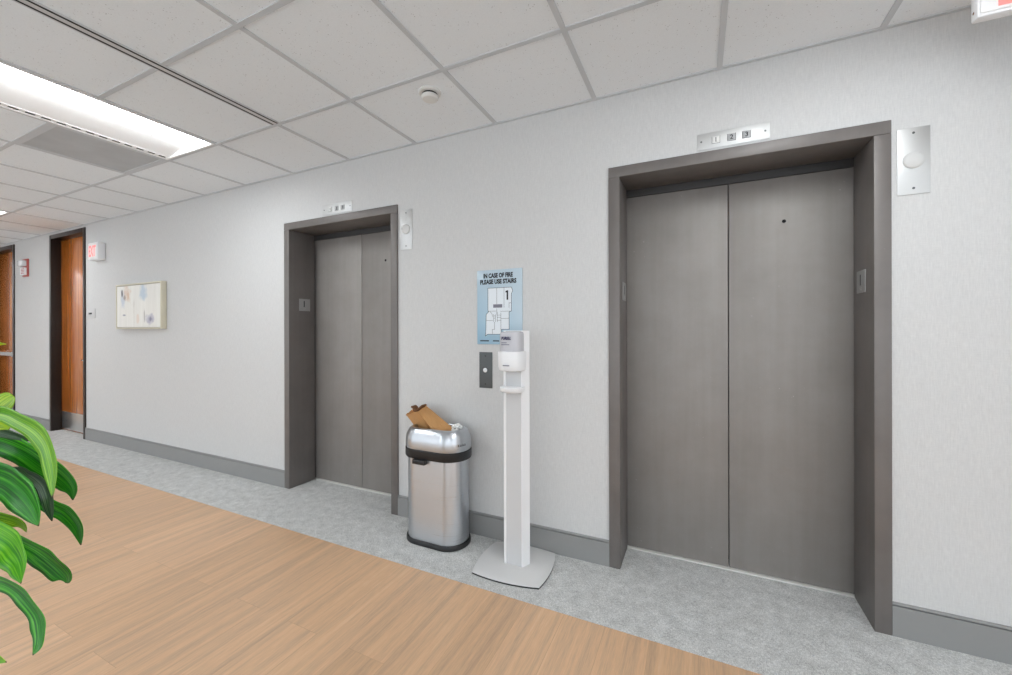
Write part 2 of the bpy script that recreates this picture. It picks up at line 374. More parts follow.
# unseen windows added behind the camera so daylight lifts the ceiling
ADDED_WIN = [(X0+0.35+k*1.92, X0+0.35+k*1.92+1.74) for k in range(8)]
bm = bmesh.new(); cur = X0-0.15
for a, b in ADDED_WIN:
    box(bm, cur, a, YB-0.15, YB, 0, CH+0.1); box(bm, a, b, YB-0.15, YB, 0, 0.12); box(bm, a, b, YB-0.15, YB, 2.50, CH+0.1); cur = b
box(bm, cur, X1+0.15, YB-0.15, YB, 0, CH+0.1)
tag(link('wall_back', bm, 'wall'), kind='structure')
for k, (a, b) in enumerate(ADDED_WIN):
    bm = bmesh.new(); w = 0.045; m = (a+b)/2
    for q in ((a, a+w, 0.12, 2.50), (b-w, b, 0.12, 2.50), (a+w, b-w, 0.12, 0.12+w), (a+w, b-w, 2.50-w, 2.50), (m-w/2, m+w/2, 0.12+w, 2.50-w)): box(bm, q[0], q[1], YB-0.11, YB-0.05, q[2], q[3])
    tag(link('window_%d' % (k+1), bm, 'alu'), kind='structure')
pl_ = bpy.data.lights.new('window_portal', 'AREA'); pl_.shape = 'RECTANGLE'; pl_.size = X1-X0; pl_.size_y = 2.4; pl_.cycles.is_portal = True
po = bpy.data.objects.new('window_portal', pl_); COL.objects.link(po); po.location = ((X0+X1)/2, YB-0.16, 1.31); po.rotation_euler = (math.radians(90), 0, math.radians(0))

def skirt(bm, a, b):                                   # flat face, shadow groove and a small rounded cap
    pr = [(0.0, 0.001), (0.012, 0.001), (0.012, 0.129), (0.004, 0.131), (0.004, 0.134), (0.013, 0.1355), (0.0125, 0.139), (0.009, 0.142), (0.0, 0.143)]
    loft(bm, [[(x, WY+0.001-d, z) for d, z in pr] for x in (a, b)])
bm = bmesh.new(); cur = X0
for a, b, h in cuts:
    skirt(bm, cur, a); cur = b
skirt(bm, cur, X1)
tag(link('baseboard_front', bm, 'base'), kind='structure')

# ceiling: lay-in tiles on a grid of tee bars
KX, KY, TX, TY = 0.6132, 0.6096, -1.1273, 1.6696
gx = [TX+KX*i for i in range(-17, 11)]; gx = [x for x in gx if X0 < x < X1]
gy = [TY-KY*i for i in range(0, 11)]; gy = [y for y in gy if y > YB]
def cell(i): return TX+KX*i, TX+KX*(i+1)
lights = [(i, j) for i in (4+4, 2, -4, -10, -16) for j in (0, 5)]       # column of the grid, first row back from the wall
def taken(xc, yc):
    for i, j in lights:
        if cell(i)[0] < xc < cell(i)[1] and TY-KY*(j+2) < yc < TY-KY*j: return True
    a, b = cell(-5)
    return a < xc < b and TY-KY < yc < TY
bm = bmesh.new()
ex = [X0]+gx+[X1]; ey = [WY]+gy+[YB]
for a, b in zip(ex, ex[1:]):
    for c, d in zip(ey, ey[1:]):
        if not taken((a+b)/2, (c+d)/2):
            box(bm, a+0.002, b-0.002, d+0.002, c-0.002, CH+0.005, CH+0.022)
tag(link('ceiling', bm, 'tile'), kind='structure')
bm = bmesh.new(); hw = 0.012
def inlight(x, y):
    for i, j in lights:
        if cell(i)[0]+0.05 < x < cell(i)[1]-0.05 and TY-KY*(j+2)+0.05 < y < TY-KY*j-0.05: return True
    return False
for x in gx:
    if abs(x-(TX-2*KX)) < 0.01:                       # the long slot vent replaces the bar here
        box(bm, x-hw, x+hw, TY, WY, CH, CH+0.005); box(bm, x-hw, x+hw, YB, TY-2*KY, CH, CH+0.005)
    else: box(bm, x-hw, x+hw, YB, WY, CH, CH+0.005)
for y in gy:
    for a, b in zip(ex, ex[1:]):
        if not inlight((a+b)/2, y): box(bm, a+(hw if a > X0 else 0), b-(hw if b < X1 else 0), y-hw, y+hw, CH+0.0002, CH+0.005)
box(bm, X0, X1, WY-0.018, WY, CH-0.001, CH+0.005)      # wall angle
tag(link('trim_1', bm, 'tbar'), kind='structure')

# wooden doors in dark bronze frames
def wooden_door(name, push):
    t = thing(name, ((D1_X0+D1_X1)/2, WY, 0), kind='structure')
    cw = 0.052; ly = 2.337
    bm = bmesh.new()
    box(bm, D1_X0, D1_X0+cw, WY-0.012, 2.42, 0, 2.545, 0.002); box(bm, D1_X1-cw, D1_X1, WY-0.012, 2.42, 0, 2.545, 0.002)
    box(bm, D1_X0+cw, D1_X1-cw, WY-0.012, 2.42, 2.495, 2.545, 0.002)
    link('door_frame', bm, 'bronze', t, True)
    a, b = D1_X0+cw+0.003, D1_X1-cw-0.003
    lf = pbox('door_leaf', 'doorwood', t, a, b, ly, ly+0.045, 0.012, 2.492, 0.002)
    pbox('kick_plate', 'kick', lf, a+0.012, b-0.012, ly-0.003, ly+0.001, 0.022, 0.25, 0.001)
    bm = bmesh.new()
    if push:
        z = 0.965
        box(bm, a+0.05, b-0.05, ly-0.075, ly-0.035, z-0.025, z+0.03, 0.008)
        box(bm, a+0.05, a+0.10, ly-0.06, ly, z-0.03, z+0.035, 0.005); box(bm, b-0.12, b-0.04, ly-0.08, ly, z-0.035, z+0.04, 0.006)
        link('push_bar', bm, 'chrome', lf, True)
    else:
        hx, z = b-0.065, 0.94
        lathe(bm, [(0.026, 0), (0.026, 0.008), (0.011, 0.012), (0.011, 0.045)], (hx, ly, z), '-y', 20)
        tube(bm, [(hx+0.004, ly-0.05, z), (hx-0.03, ly-0.052, z), (hx-0.075, ly-0.05, z), (hx-0.115, ly-0.044, z-0.003)], [0.011, 0.0105, 0.009, 0.008], 10)
        link('lever_handle', bm, 'chrome', lf, True)
    return t
d1 = wooden_door('door_1', False)
d2 = wooden_door('door_2', True); d2.location.x += DDX

# ------------------------------------------------------------------ elevators
def elevator():
    cx = (FR_X0+FR_X1)/2
    t = thing('elevator_entrance', (cx, WY, 0)); jw = 0.0585; fy = WY-0.012; zi = 2.122
    for a, b in ((FR_X0, FR_X0+jw), (FR_X1-jw, FR_X1)):
        pbox('side_jamb', 'frame', t, a, b, fy, 2.488, 0.0015, zi-0.0007, 0.0022)
    pbox('header', 'frame', t, FR_X0, FR_X1, fy, 2.488, zi, FR_Z, 0.0022)
    pbox('door_track', 'track', t, FR_X0+0.02, FR_X1-0.02, 2.487, 2.502, 2.081, 2.15, 0.001)  # dark grey strip across the top of the doors, below the header
    a, b = FR_X0+jw, FR_X1-jw; m = (a+b)/2
    pbox('sill', 'sill', t, a, b, 2.4805, 2.56, 0.0015, 0.0065, 0.001)
    for k, (p, q) in enumerate(((a-0.03, m-0.002), (m+0.002, b+0.03))):
        bm = bmesh.new(); box(bm, p, q, DY, DY+0.032, 0.008, zi+0.04, 0.003)
        d = link('door_panel', bm, 'edoor', t, True)
        if k:
            bm = bmesh.new(); lathe(bm, [(0.009, 0), (0.009, 0.0012), (0.006, 0.0016)], (0.403, DY, 1.853), '-y', 16)
            link('key_hole', bm, 'hole', d, True)
        bm = bmesh.new()                                # two brackets behind the seam
        box(bm, m-0.03 if not k else m+0.0025, m-0.0025 if not k else m+0.03, DY+0.032, DY+0.05, 0.01, zi+0.03); link('edge_gasket', bm, 'black', d)
    bm = bmesh.new(); box(bm, a-0.05, b+0.05, DY+0.10, DY+0.11, 0.0, zi+0.05); link('shaft_panel', bm, 'hole', t)
    # floor plates on both reveals
    for s, x in ((1, a), (-1, b)):
        bm = bmesh.new(); box(bm, min(x, x+s*0.003), max(x, x+s*0.003), 2.335, 2.440, 1.463, 1.565, 0.0008)
        p = link('floor_plate', bm, 'tagsteel', t, True)
        text('numeral', '1', 'ink', p, (x+s*0.003, 2.382 if s > 0 else 2.392, 1.522), 0.05, None, '+x' if s > 0 else '-x', 0.01)
        bm = bmesh.new()
        for dy, dz in ((0, 0), (0, -0.008), (0.008, -0.008), (0.016, 0)):
            lathe(bm, [(0.0022, 0), (0.0016, 0.001)], (x+s*0.003, 2.38+dy, 1.485+dz), 'x', 8) if s > 0 else lathe(bm, [(0.0022, 0), (0.0016, -0.001)], (x-0.003, 2.38+dy, 1.485+dz), 'x', 8)
        link('braille', bm, 'steel', p, True)
    return t
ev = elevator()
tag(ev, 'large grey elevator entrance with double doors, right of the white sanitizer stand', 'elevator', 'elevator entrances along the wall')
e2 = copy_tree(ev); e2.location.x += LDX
tag(e2, 'grey elevator entrance with double doors, left of the steel waste bin', 'elevator', 'elevator entrances along the wall')

def indicator():
    x0, x1, z0, z1 = 0.0, 0.3075, 2.191, 2.270
    t = thing('floor_indicator', ((x0+x1)/2, WY, (z0+z1)/2))
    pbox('face_plate', 'steel', t, x0, x1, WY-0.004, WY, z0, z1, 0.001)
    for s, fx in (('1', 0.27), ('2', 0.49), ('3', 0.695)):
        xc = x0+(x1-x0)*fx; zc = (z0+z1)/2
        bm = bmesh.new()
        r = 0.0165
        box(bm, xc-r, xc+r, WY-0.0055, WY-0.004, zc-r, zc+r, 0.0006)
        w = link('floor_window', bm, 'litglass' if s == '1' else 'dimglass', t, True)
        text('numeral', s, 'ink', w, (xc, WY-0.0055, zc), 0.022, None, '-y', 0.012)
        bm = bmesh.new(); e = 0.0016
        box(bm, xc-r-e, xc+r+e, WY-0.0048, WY-0.004, zc-r-e, zc-r); box(bm, xc-r-e, xc-r, WY-0.0048, WY-0.004, zc-r, zc+r); box(bm, xc+r, xc+r+e, WY-0.0048, WY-0.004, zc-r, zc+r)
        link('window_rim', bm, 'ink', w)
    for xs in (x0+0.018, x1-0.018):
        bm = bmesh.new(); lathe(bm, [(0.0045, 0), (0.0045, 0.0008), (0.002, 0.0012)], (xs, WY-0.004, (z0+z1)/2), '-y', 14); link('screw', bm, 'dimsteel', t, True)
    return t
M['dimglass'] = plain('grey_window', (168, 169, 170), 0.5); M['litglass'] = plain('pale_window', (222, 222, 220), 0.5)
i1 = indicator(); tag(i1, 'steel floor indicator strip reading 1 2 3 above the large right elevator', 'elevator indicator', 'floor indicator strips')
i2 = copy_tree(i1); i2.location.x += LDX
tag(i2, 'steel floor indicator strip reading 1 2 3 above the left elevator by the bin', 'elevator indicator', 'floor indicator strips')

def lantern():
    x0, x1, z0, z1 = 0.7605, 0.8645, 1.856, 2.133; xc, zc = (x0+x1)/2, (z0+z1)/2
    t = thing('hall_lantern', (xc, WY, zc))
    pbox('face_plate', 'plate2', t, x0, x1, WY-0.004, WY, z0, z1, 0.001)
    bm = bmesh.new(); lathe(bm, [(0.034, 0), (0.034, 0.003), (0.032, 0.005), (0.024, 0.0072), (0.012, 0.0085), (0.001, 0.009)], (xc, WY-0.004, zc+0.003), '-y', 36)
    link('round_lens', bm, 'lenscap', t, True)
    for zs in (z0+0.025, z1-0.022):
        bm = bmesh.new(); lathe(bm, [(0.0048, 0), (0.0048, 0.0008), (0.002, 0.0012)], (xc, WY-0.004, zs), '-y', 14); link('screw', bm, 'dimsteel', t, True)
    return t
M['lenscap'] = plain('frosted_lens', (205, 205, 204), 0.6); M['plate2'] = steel_mat('brushed_lantern_steel', (206, 206, 205), 0.52, (4, 4, 420))
l1 = lantern(); tag(l1, 'steel plate with round white call lens beside the large right elevator', 'elevator lantern', 'hall lantern plates')
l2 = copy_tree(l1); l2.location.x += LDX
tag(l2, 'steel plate with round white call lens beside the left elevator', 'elevator lantern', 'hall lantern plates')

# call button
t = thing('call_button_panel', (-1.204, WY, 1.045), 'narrow dark metal call button plate on the wall under the fire sign', 'elevator button')
pbox('face_plate', 'dimsteel', t, -1.2495, -1.158, WY-0.004, WY, 0.933, 1.158, 0.001)
bm = bmesh.new(); lathe(bm, [(0.0145, 0), (0.0145, 0.004), (0.012, 0.006), (0.001, 0.0066)], (-1.206, WY-0.004, 1.045), '-y', 24); link('push_button', bm, 'white', t, True)
bm = bmesh.new(); lathe(bm, [(0.0185, 0), (0.0185, 0.0015), (0.0146, 0.002)], (-1.206, WY-0.004, 1.045), '-y', 24, cap1=False); link('button_ring', bm, 'black', t, True)
for z in (0.958, 1.134):
    bm = bmesh.new(); lathe(bm, [(0.0042, 0), (0.0042, 0.0008), (0.002, 0.001)], (-1.206, WY-0.004, z), '-y', 12); link('screw', bm, 'black', t, True)

# fire plan sign
SX0, SX1, SZ0, SZ1 = -1.263, -0.953, 1.208, 1.671
t = thing('fire_notice_sign', (SX0, WY, SZ0), 'pale blue fire notice sign with black writing and white floor plan', 'sign')
U = lambda u: SX0+(SX1-SX0)*u
V = lambda v: SZ1-(SZ1-SZ0)*v
pbox('sign_panel', 'signblue', t, SX0, SX1, WY-0.006, WY, SZ0, SZ1, 0.0015)
yf = WY-0.006
text('lettering', 'IN CASE OF FIRE', 'ink', t, (U(.475), yf, V(.078)), 0.030, 0.202, '-y', 0.05)
text('lettering', 'PLEASE USE STAIRS', 'ink', t, (U(.475), yf, V(.160)), 0.030, 0.250, '-y', 0.05)
poly = [(.25, .245), (.77, .245), (.80, .29), (.77, .33), (.77, .56), (.72, .57), (.72, .80), (.545, .80), (.545, .865), (.24, .865), (.19, .89), (.20, .845), (.21, .60), (.27, .56), (.25, .55)]
bm = bmesh.new(); loft(bm, [[(U(u), yf-0.0006, V(v)) for u, v in poly], [(U(u), yf+0.0005, V(v)) for u, v in poly]])
fp = link('floor_plan', bm, 'plan', t)
bm = bmesh.new()
def seg(u0, v0, u1, v1, w=0.0016):
    a, b = Vector((U(u0), 0, V(v0))), Vector((U(u1), 0, V(v1))); d = (b-a).normalized(); n_ = Vector((-d.z, 0, d.x))*w/2; a = a-d*w/2; b = b+d*w/2
    loft(bm, [[Vector((p.x, y, p.z)) for p in (a-n_, b-n_, b+n_, a+n_)] for y in (yf-0.0012, yf)])
for p, q in zip(poly, poly[1:]+poly[:1]): seg(*p, *q, 0.0024)
for s in ((.45, .245, .45, .46), (.61, .245, .61, .51), (.45, .52, .45, .60), (.25, .555, .44, .555), (.53, .56, .74, .56), (.21, .68, .36, .68), (.54, .655, .72, .655), (.54, .58, .54, .80),
          (.40, .70, .40, .80), (.35, .80, .40, .80), (.35, .80, .35, .865), (.46, .57, .46, .70), (.38, .60, .38, .70), (.42, .60, .42, .70), (.72, .45, .77, .45), (.72, .45, .72, .52), (.38, .62, .42, .62), (.38, .65, .42, .65), (.46, .61, .54, .61), (.46, .64, .54, .64), (.46, .68, .54, .68), (.30, .56, .34, .59), (.34, .59, .36, .63)): seg(*s)
link('plan_lines', bm, 'ink', fp)
bm = bmesh.new(); box(bm, U(.37), U(.57), yf-0.001, yf, V(.51), V(.465)); link('stair_block', bm, 'greyprint', fp)
bm = bmesh.new(); box(bm, U(.667), U(.70), yf-0.0014, yf, V(.41), V(.285)); box(bm, U(.645), U(.667), yf-0.0014, yf, V(.312), V(.29)); link('numeral', bm, 'ink', fp)
bm = bmesh.new(); box(bm, U(.07), U(.27), yf-0.0006, yf, V(.962), V(.947)); box(bm, U(.36), U(.50), yf-0.0006, yf, V(.962), V(.947)); box(bm, U(.60), U(.80), yf-0.0006, yf, V(.962), V(.947)); link('small_print', bm, 'ink', t)

# ------------------------------------------------------------------ waste bin
BX0, BX1, BY0, BY1 = -1.672, -1.250, 1.978, 2.228
t = thing('waste_bin', ((BX0+BX1)/2, (BY0+BY1)/2, 0.0015), 'tall brushed steel waste bin with black band, standing against the wall', 'bin')
def ring(ins, z, n=10): return [(x, y, z) for x, y in rrect(BX0+ins, BX1-ins, BY0+ins, BY1-ins, 0.122-ins, n)]
bm = bmesh.new(); loft(bm, [ring(0.011, 0.028), ring(0.012, 0.526)], True, False); link('body', bm, 'bin', t, True)
bm = bmesh.new(); loft(bm, [ring(0.004, 0.0015), ring(0.0, 0.005), ring(0.0, 0.024), ring(0.004, 0.030), ring(0.012, 0.031)]); link('base_ring', bm, 'black', t, True)
bm = bmesh.new(); loft(bm, [ring(0.012, 0.522), ring(-0.003, 0.523), ring(-0.006, 0.528), ring(-0.006, 0.572), ring(0.000, 0.577), ring(0.012, 0.578)], False, False); link('band', bm, 'black', t, True)
bm = bmesh.new()
prof = [(0.000, 0.576), (-0.003, 0.582), (-0.003, 0.625), (0.001, 0.650), (0.010, 0.672), (0.020, 0.689), (0.034, 0.698), (0.044, 0.699), (0.049, 0.694), (0.050, 0.66), (0.050, 0.55)]
loft(bm, [ring(i, z) for i, z in prof], False, False); lid = link('lid', bm, 'bin', t, True)
bm = bmesh.new(); loft(bm, [ring(0.051, 0.66), ring(0.056, 0.20)], False, True); link('liner', bm, 'liner', t, True)
bm = bmesh.new(); box(bm, -1.552, -1.462, BY0-0.020, BY0+0.016, 0.494, 0.523, 0.006); link('latch', bm, 'black', t, True)
bm = bmesh.new()
for k in range(4):                                      # small dark maker's mark on the rounded end
    a = math.radians(-34+k*7); r = 0.1235; cx, cy = BX1-0.122, BY0+0.122
    p = Vector((cx+r*math.cos(a), cy+r*math.sin(a), 0.612)); q = Vector((-math.sin(a), math.cos(a), 0)); n_ = Vector((math.cos(a), math.sin(a), 0))
    for dz in (0.0, 0.006):
        w = 0.0045 if dz == 0 else 0.003
        loft(bm, [[p+q*s*w+Vector((0, 0, dz+z))+n_*d for s, z in ((-1, 0), (1, 0), (1, 0.004), (-1, 0.004))] for d in (0.0, 0.003)])
link('maker_mark', bm, 'black', lid)

# paper bag, leaning out of the bin to the left
bm = bmesh.new()
P1, P2, P3 = Vector((-1.568, 2.04, .790)), Vector((-1.734, 2.125, .741)), Vector((-1.592, 2.150, .812))
B1, B2, B3 = Vector((-1.470, 2.055, .684)), Vector((-1.612, 2.115, .688)), Vector((-1.345, 2.135, .672))
P4 = P2+(P3-P1)*0.8; B4 = Vector((-1.56, 2.165, .66))
dn = Vector((0.085, 0.0, -0.13))
T = [P1, P3, P4, P2]; Bq = [B1, B3, B4, B2]; Dq = [B1+dn, B3+Vector((-0.06, -0.01, -0.13)), B4+Vector((0.04, 0, -0.13)), B2+Vector((0.06, 0.01, -0.13))]
def quad_ring(q, n=6, wob=0.0):
    out = []
    for i in range(4):
        for k in range(n):
            p = q[i].lerp(q[(i+1) % 4], k/n); out.append(p+Vector([random.uniform(-wob, wob) for _ in range(3)]) if k else p.copy())
    return out
rings = []
for k in range(9):
    f = k/6
    q = [Bq[i].lerp(T[i], f) for i in range(4)] if k <= 6 else T
    if k <= 6: rings.append(quad_ring(q, 6, 0.003))
rings = [quad_ring(Dq, 6, 0.0)]+rings
ctr = sum(T, Vector())/4
rings.append([p.lerp(ctr, 0.06)-Vector((0.0, 0, 0.0)) for p in quad_ring(T, 6)])
rings.append([p.lerp(ctr, 0.12)+Vector((0.05, 0, -0.055)) for p in quad_ring(T, 6)])
rings.append([p.lerp(ctr, 0.2)+Vector((0.10, 0, -0.12)) for p in quad_ring(T, 6)])
loft(bm, rings, True, True)
bag = tag(link('paper_bag', bm, 'kraft', loc=(-1.5, 2.1, 0.55)), 'brown paper bag leaning out of the top of the steel bin', 'paper bag')
bm = bmesh.new()                                        # rolled dark rim, a crumpled V
def strip(pts, w, th=0.006):
    pts = [Vector(p) for p in pts]
    for a, b in zip(pts, pts[1:]):
        d = (b-a).normalized(); n_ = d.cross(Vector((0, 1, 0))).normalized()*th
        h = Vector((0, w, 0))
        loft(bm, [[a-n_, b-n_, b+n_, a+n_], [a-n_+h, b-n_+h, b+n_+h, a+n_+h]])
strip([(-1.662, 2.09, .806), (-1.645, 2.085, .804), (-1.630, 2.08, .785), (-1.615, 2.075, .786), (-1.592, 2.08, .803), (-1.570, 2.085, .822)], 0.045, 0.0055)
link('rolled_rim', bm, 'kraftdark', bag)
# crumpled litter beside the bag
bm = bmesh.new(); bmesh.ops.create_icosphere(bm, subdivisions=3, radius=0.026)
for v in bm.verts: v.co = Vector((v.co.x*1.35, v.co.y, v.co.z*0.75))*(0.8+0.4*random.random())+Vector((-1.352, 2.150, 0.694))
tag(link('crumpled_napkin', bm, 'paper', loc=(-1.352, 2.150, 0.675)), 'crumpled white paper napkin in the bin beside the brown bag', 'litter')
bm = bmesh.new(); lathe(bm, [(0.016, 0), (0.0215, 0.085), (0.0235, 0.088), (0.0225, 0.093), (0.014, 0.094)], (-1.333, 2.096, 0.603), 'z', 24)
cup = tag(link('paper_cup', bm, 'paper', smooth=True, loc=(-1.333, 2.096, 0.603)), 'white paper cup lid poking up at the right end of the bin opening', 'cup')
bm = bmesh.new(); lathe(bm, [(0.007, 0), (0.007, 0.003)], (-1.335, 2.094, 0.696), 'z', 14); link('sip_hole', bm, 'black', cup)

# ------------------------------------------------------------------ sanitizer stand
t = thing('sanitizer_stand', (-0.92, 2.05, 0.0015), 'white hand sanitizer dispenser stand on a square grey foot, beside the bin', 'sanitizer stand')
def bulge(ins, z, n=8):
    c = [(-0.185+ins, -0.167+ins), (0.185-ins, -0.167+ins), (0.183-ins, 0.165-ins), (-0.183+ins, 0.165-ins)]; out = []
    ca, sa = math.cos(math.radians(4.0)), math.sin(math.radians(4.0))
    for i in range(4):
        a, b = Vector(c[i]), Vector(c[(i+1) % 4]); d = b-a; nrm = Vector((d.y, -d.x)).normalized()
        for k in range(n):
            f = k/n; q = a+d*f+nrm*(0.022*4*f*(1-f)); out.append((-0.914+q.x*ca-q.y*sa, 2.050+q.x*sa+q.y*ca, z))
    return out
bm = bmesh.new(); loft(bm, [bulge(0.002, 0.0085), bulge(0.0, 0.0095), bulge(0.0, 0.0125), bulge(0.003, 0.014)]); ft = link('foot', bm, 'standbase', t, True)
bm = bmesh.new(); loft(bm, [bulge(0.001, 0.0015), bulge(0.0, 0.0086)]); link('rubber_pad', bm, 'black', ft)
PY0, PY1, PZ = 2.016, 2.066, 1.293                       # the column: pale face between two slanted white wings
bm = bmesh.new()
pl = [(-0.966, PY0), (-0.957, PY0-0.001), (-0.953, PY0+0.004), (-0.865, PY0+0.004), (-0.862, PY0), (-0.858, PY0), (-0.834, PY1), (-0.992, PY1)]
loft(bm, [[(x, y, z) for x, y in pl] for z in (0.014, PZ)]); pole = link('column', bm, 'powder', t)
pbox('inset_panel', 'greypanel', pole, -0.9528, -0.8652, PY0+0.0015, PY0+0.006, 0.0145, PZ-0.003)
xc = -0.909
def dring(w, y0, z, e=0.7, yb=PY0+0.006):
    return [(xc-w*math.copysign(abs(math.cos(a))**0.8, math.cos(a)), yb-(yb-y0)*abs(math.sin(a))**e, z) for a in [math.pi*k/24 for k in range(25)]]
bm = bmesh.new()
loft(bm, [dring(0.060, 1.955, 1.075), dring(0.070, 1.938, 1.080), dring(0.074, 1.930, 1.098), dring(0.076, 1.926, 1.172), dring(0.075, 1.928, 1.179), dring(0.068, 1.936, 1.182)])
disp = link('dispenser_body', bm, 'white', t, True)
bm = bmesh.new(); box(bm, xc-0.020, xc+0.016, 1.9235, 1.94, 1.106, 1.111, 0.001); link('sensor_window', bm, 'greyprint', disp)
bm = bmesh.new()
loft(bm, [dring(0.059, 1.945, 1.180, 0.35), dring(0.060, 1.943, 1.186, 0.35), dring(0.060, 1.945, 1.272, 0.35), dring(0.057, 1.95, 1.283, 0.35), dring(0.05, 1.96, 1.287, 0.35)])
cart = link('cartridge', bm, 'cart', t, True)
text('lettering', 'PURELL', 'navy', cart, (xc-0.008, 1.942, 1.252), 0.017, 0.056, '-y', 0.03, 0.003, 0.25)
bm = bmesh.new()
for z, w in ((1.228, 0.030), (1.218, 0.046)): box(bm, xc-0.036, xc-0.036+w, 1.9415, 1.947, z-0.0022, z+0.0022)
link('small_print', bm, 'greyprint', cart)
bm = bmesh.new()
loft(bm, [dring(0.050, 1.962, 0.958), dring(0.064, 1.945, 0.964), dring(0.067, 1.938, 0.973), dring(0.067, 1.938, 0.988), dring(0.062, 1.944, 0.992), dring(0.056, 1.952, 0.988)])
link('drip_tray', bm, 'white', t, True)

# ------------------------------------------------------------------ wall fittings far left
t = thing('exit_sign', (-6.26, WY, 2.215), 'small boxy white exit sign with red letters on the wall beside the wooden door', 'exit sign')
pbox('housing', 'white', t, -6.372, -6.150, 2.182, WY, 2.117, 2.313, 0.006)
pbox('face', 'exitface', t, -6.362, -6.160, 2.178, 2.184, 2.127, 2.303, 0.002)
text('lettering', 'EXIT', 'exitred', t, (-6.261, 2.178, 2.215), 0.125, 0.165, '-y', 0.025, 0.001)
t = thing('wall_switch', (-6.55, WY, 1.5), 'small white switch plate on the wall right of the wooden door', 'switch plate')
pbox('face_plate', 'greypanel', t, -6.600, -6.400, WY-0.006, WY, 1.452, 1.564, 0.002)
pbox('toggle', 'black', t, -6.545, -6.475, WY-0.011, WY-0.005, 1.497, 1.517, 0.001)
t = thing('alarm_strobe', (-8.42, WY, 2.18), 'red and white fire alarm strobe on the wall between the wooden doors', 'fire alarm')
pbox('back_plate', 'red', t, -8.50, -8.335, WY-0.02, WY, 2.055, 2.30, 0.004)
pbox('strobe_lens', 'clear', t, -8.49, -8.345, WY-0.075, WY-0.018, 2.195, 2.275, 0.012)
bm = bmesh.new(); box(bm, -8.49, -8.345, WY-0.045, WY-0.018, 2.075, 2.175, 0.006); hn = link('horn', bm, 'white', t, True)
bm = bmesh.new()
for k in range(4): box(bm, -8.455, -8.345, WY-0.0465, WY-0.044, 2.092+k*0.02, 2.102+k*0.02)
link('horn_grille', bm, 'red', hn)

t = thing('wall_art', (-5.324, WY, 1.318), 'framed pale abstract painting hanging between the wooden door and left elevator', 'painting')
ax0, ax1, az0, az1, ay = -5.784, -4.865, 1.320, 1.802, 2.202
bm = bmesh.new(); fw_ = 0.016
for q in ((ax0, ax0+fw_, az0, az1), (ax1-fw_, ax1, az0, az1), (ax0+fw_, ax1-fw_, az0, az0+fw_), (ax0+fw_, ax1-fw_, az1-fw_, az1)): box(bm, q[0], q[1], ay, WY-0.002, q[2], q[3], 0.0015)
link('picture_frame', bm, 'champagne', t, True)
pbox('canvas', 'art', t, ax0+fw_+0.004, ax1-fw_-0.004, ay+0.004, WY-0.004, az0+fw_+0.004, az1-fw_-0.004)

# exit sign hanging from the ceiling, right
t = thing('ceiling_exit_sign', (1.03, 1.975, CH), 'white exit sign with red letters hanging from the ceiling right of the large elevator', 'exit sign')
pbox('housing', 'white', t, 0.872, 1.182, 1.958, 2.000, 2.366, CH-0.016, 0.010)
pbox('face', 'exitface', t, 0.880, 1.174, 1.954, 1.9605, 2.377, CH-0.026, 0.003)
text('lettering', 'EXIT', 'exitred', t, (1.037, 1.954, 2.460), 0.146, 0.230, '-y', 0.02, 0.0015)
pbox('canopy', 'white', t, 0.945, 1.105, 1.94, 2.02, CH-0.018, CH-0.0008, 0.004)
bm = bmesh.new(); lathe(bm, [(0.006, 0), (0.004, -0.001)], (0.8725, 1.978, 2.394), 'x', 10); link('knockout', bm, 'kraftdark', t)

# ------------------------------------------------------------------ ceiling fittings
G = 'recessed ceiling lights'
lab = {(-4, 0): 'lit recessed ceiling light with a dashed air slot edge, in front of the slot vent',
       (-10, 0): 'farther lit ceiling light at the left edge near the wooden doors'}
def troffer(i, j):
    a, b = cell(i); y1 = TY-KY*j; y0 = y1-2*KY; a += hw; b -= hw; y0 += hw; y1 -= hw
    t = thing('ceiling_light', ((a+b)/2, (y0+y1)/2, CH)); z = CH+0.001; zt = CH+0.085; f = 0.014
    bm = bmesh.new()
    for q in ((a, a+f, y0, y1), (b-f, b, y0, y1), (a+f, b-f, y0, y0+f), (a+f, b-f, y1-f, y1)): box(bm, q[0], q[1], q[2], q[3], z-0.004, zt)
    box(bm, a, b, y0, y1, zt, zt+0.01); link('housing', bm, 'reflector', t)
    a2, b2 = a+f, b-f; w = b2-a2
    la, lb = a2+0.45*w, a2+0.95*w                       # lens
    bm = bmesh.new(); n = 10
    prof = [(la+(lb-la)*k/n, z+0.045-0.034*math.sin(math.pi*k/n)**0.8) for k in range(n+1)]
    rings = [[(x, y, zz) for x, zz in prof]+[(lb, y, zt-0.012), (la, y, zt-0.012)] for y in (y0+f+0.004, y1-f-0.004)]
    loft(bm, rings); link('diffuser', bm, 'lens', t)
    bm = bmesh.new()
    def slope(xa, za, xb, zb): loft(bm, [[(xa, y, za), (xb, y, zb), (xb, y, zt), (xa, y, zt)] for y in (y0+f, y1-f)])
    slope(a2+0.04, z+0.003, la, z+0.048); slope(lb, z+0.048, b2, z+0.003)
    link('reflector_pan', bm, 'reflector', t)
    bm = bmesh.new(); box(bm, a2, a2+0.04, y0+f, y1-f, z+0.001, zt); st = link('slot_strip', bm, 'reflector', t)
    bm = bmesh.new(); ns = 18; L = (y1-y0-2*f)/ns
    bm.free()
    for k in range(ns if (i, j) in lab else 0):
        bm = bmesh.new(); box(bm, a2+0.010, a2+0.024, y0+f+L*(k+0.18), y0+f+L*(k+0.78), z-0.0004, z+0.003); link('air_slot', bm, 'hole', st)
    return t
for i, j in lights:
    tag(troffer(i, j), lab.get((i, j), 'lit recessed ceiling light of the lobby, out of the view'), 'ceiling light', G)

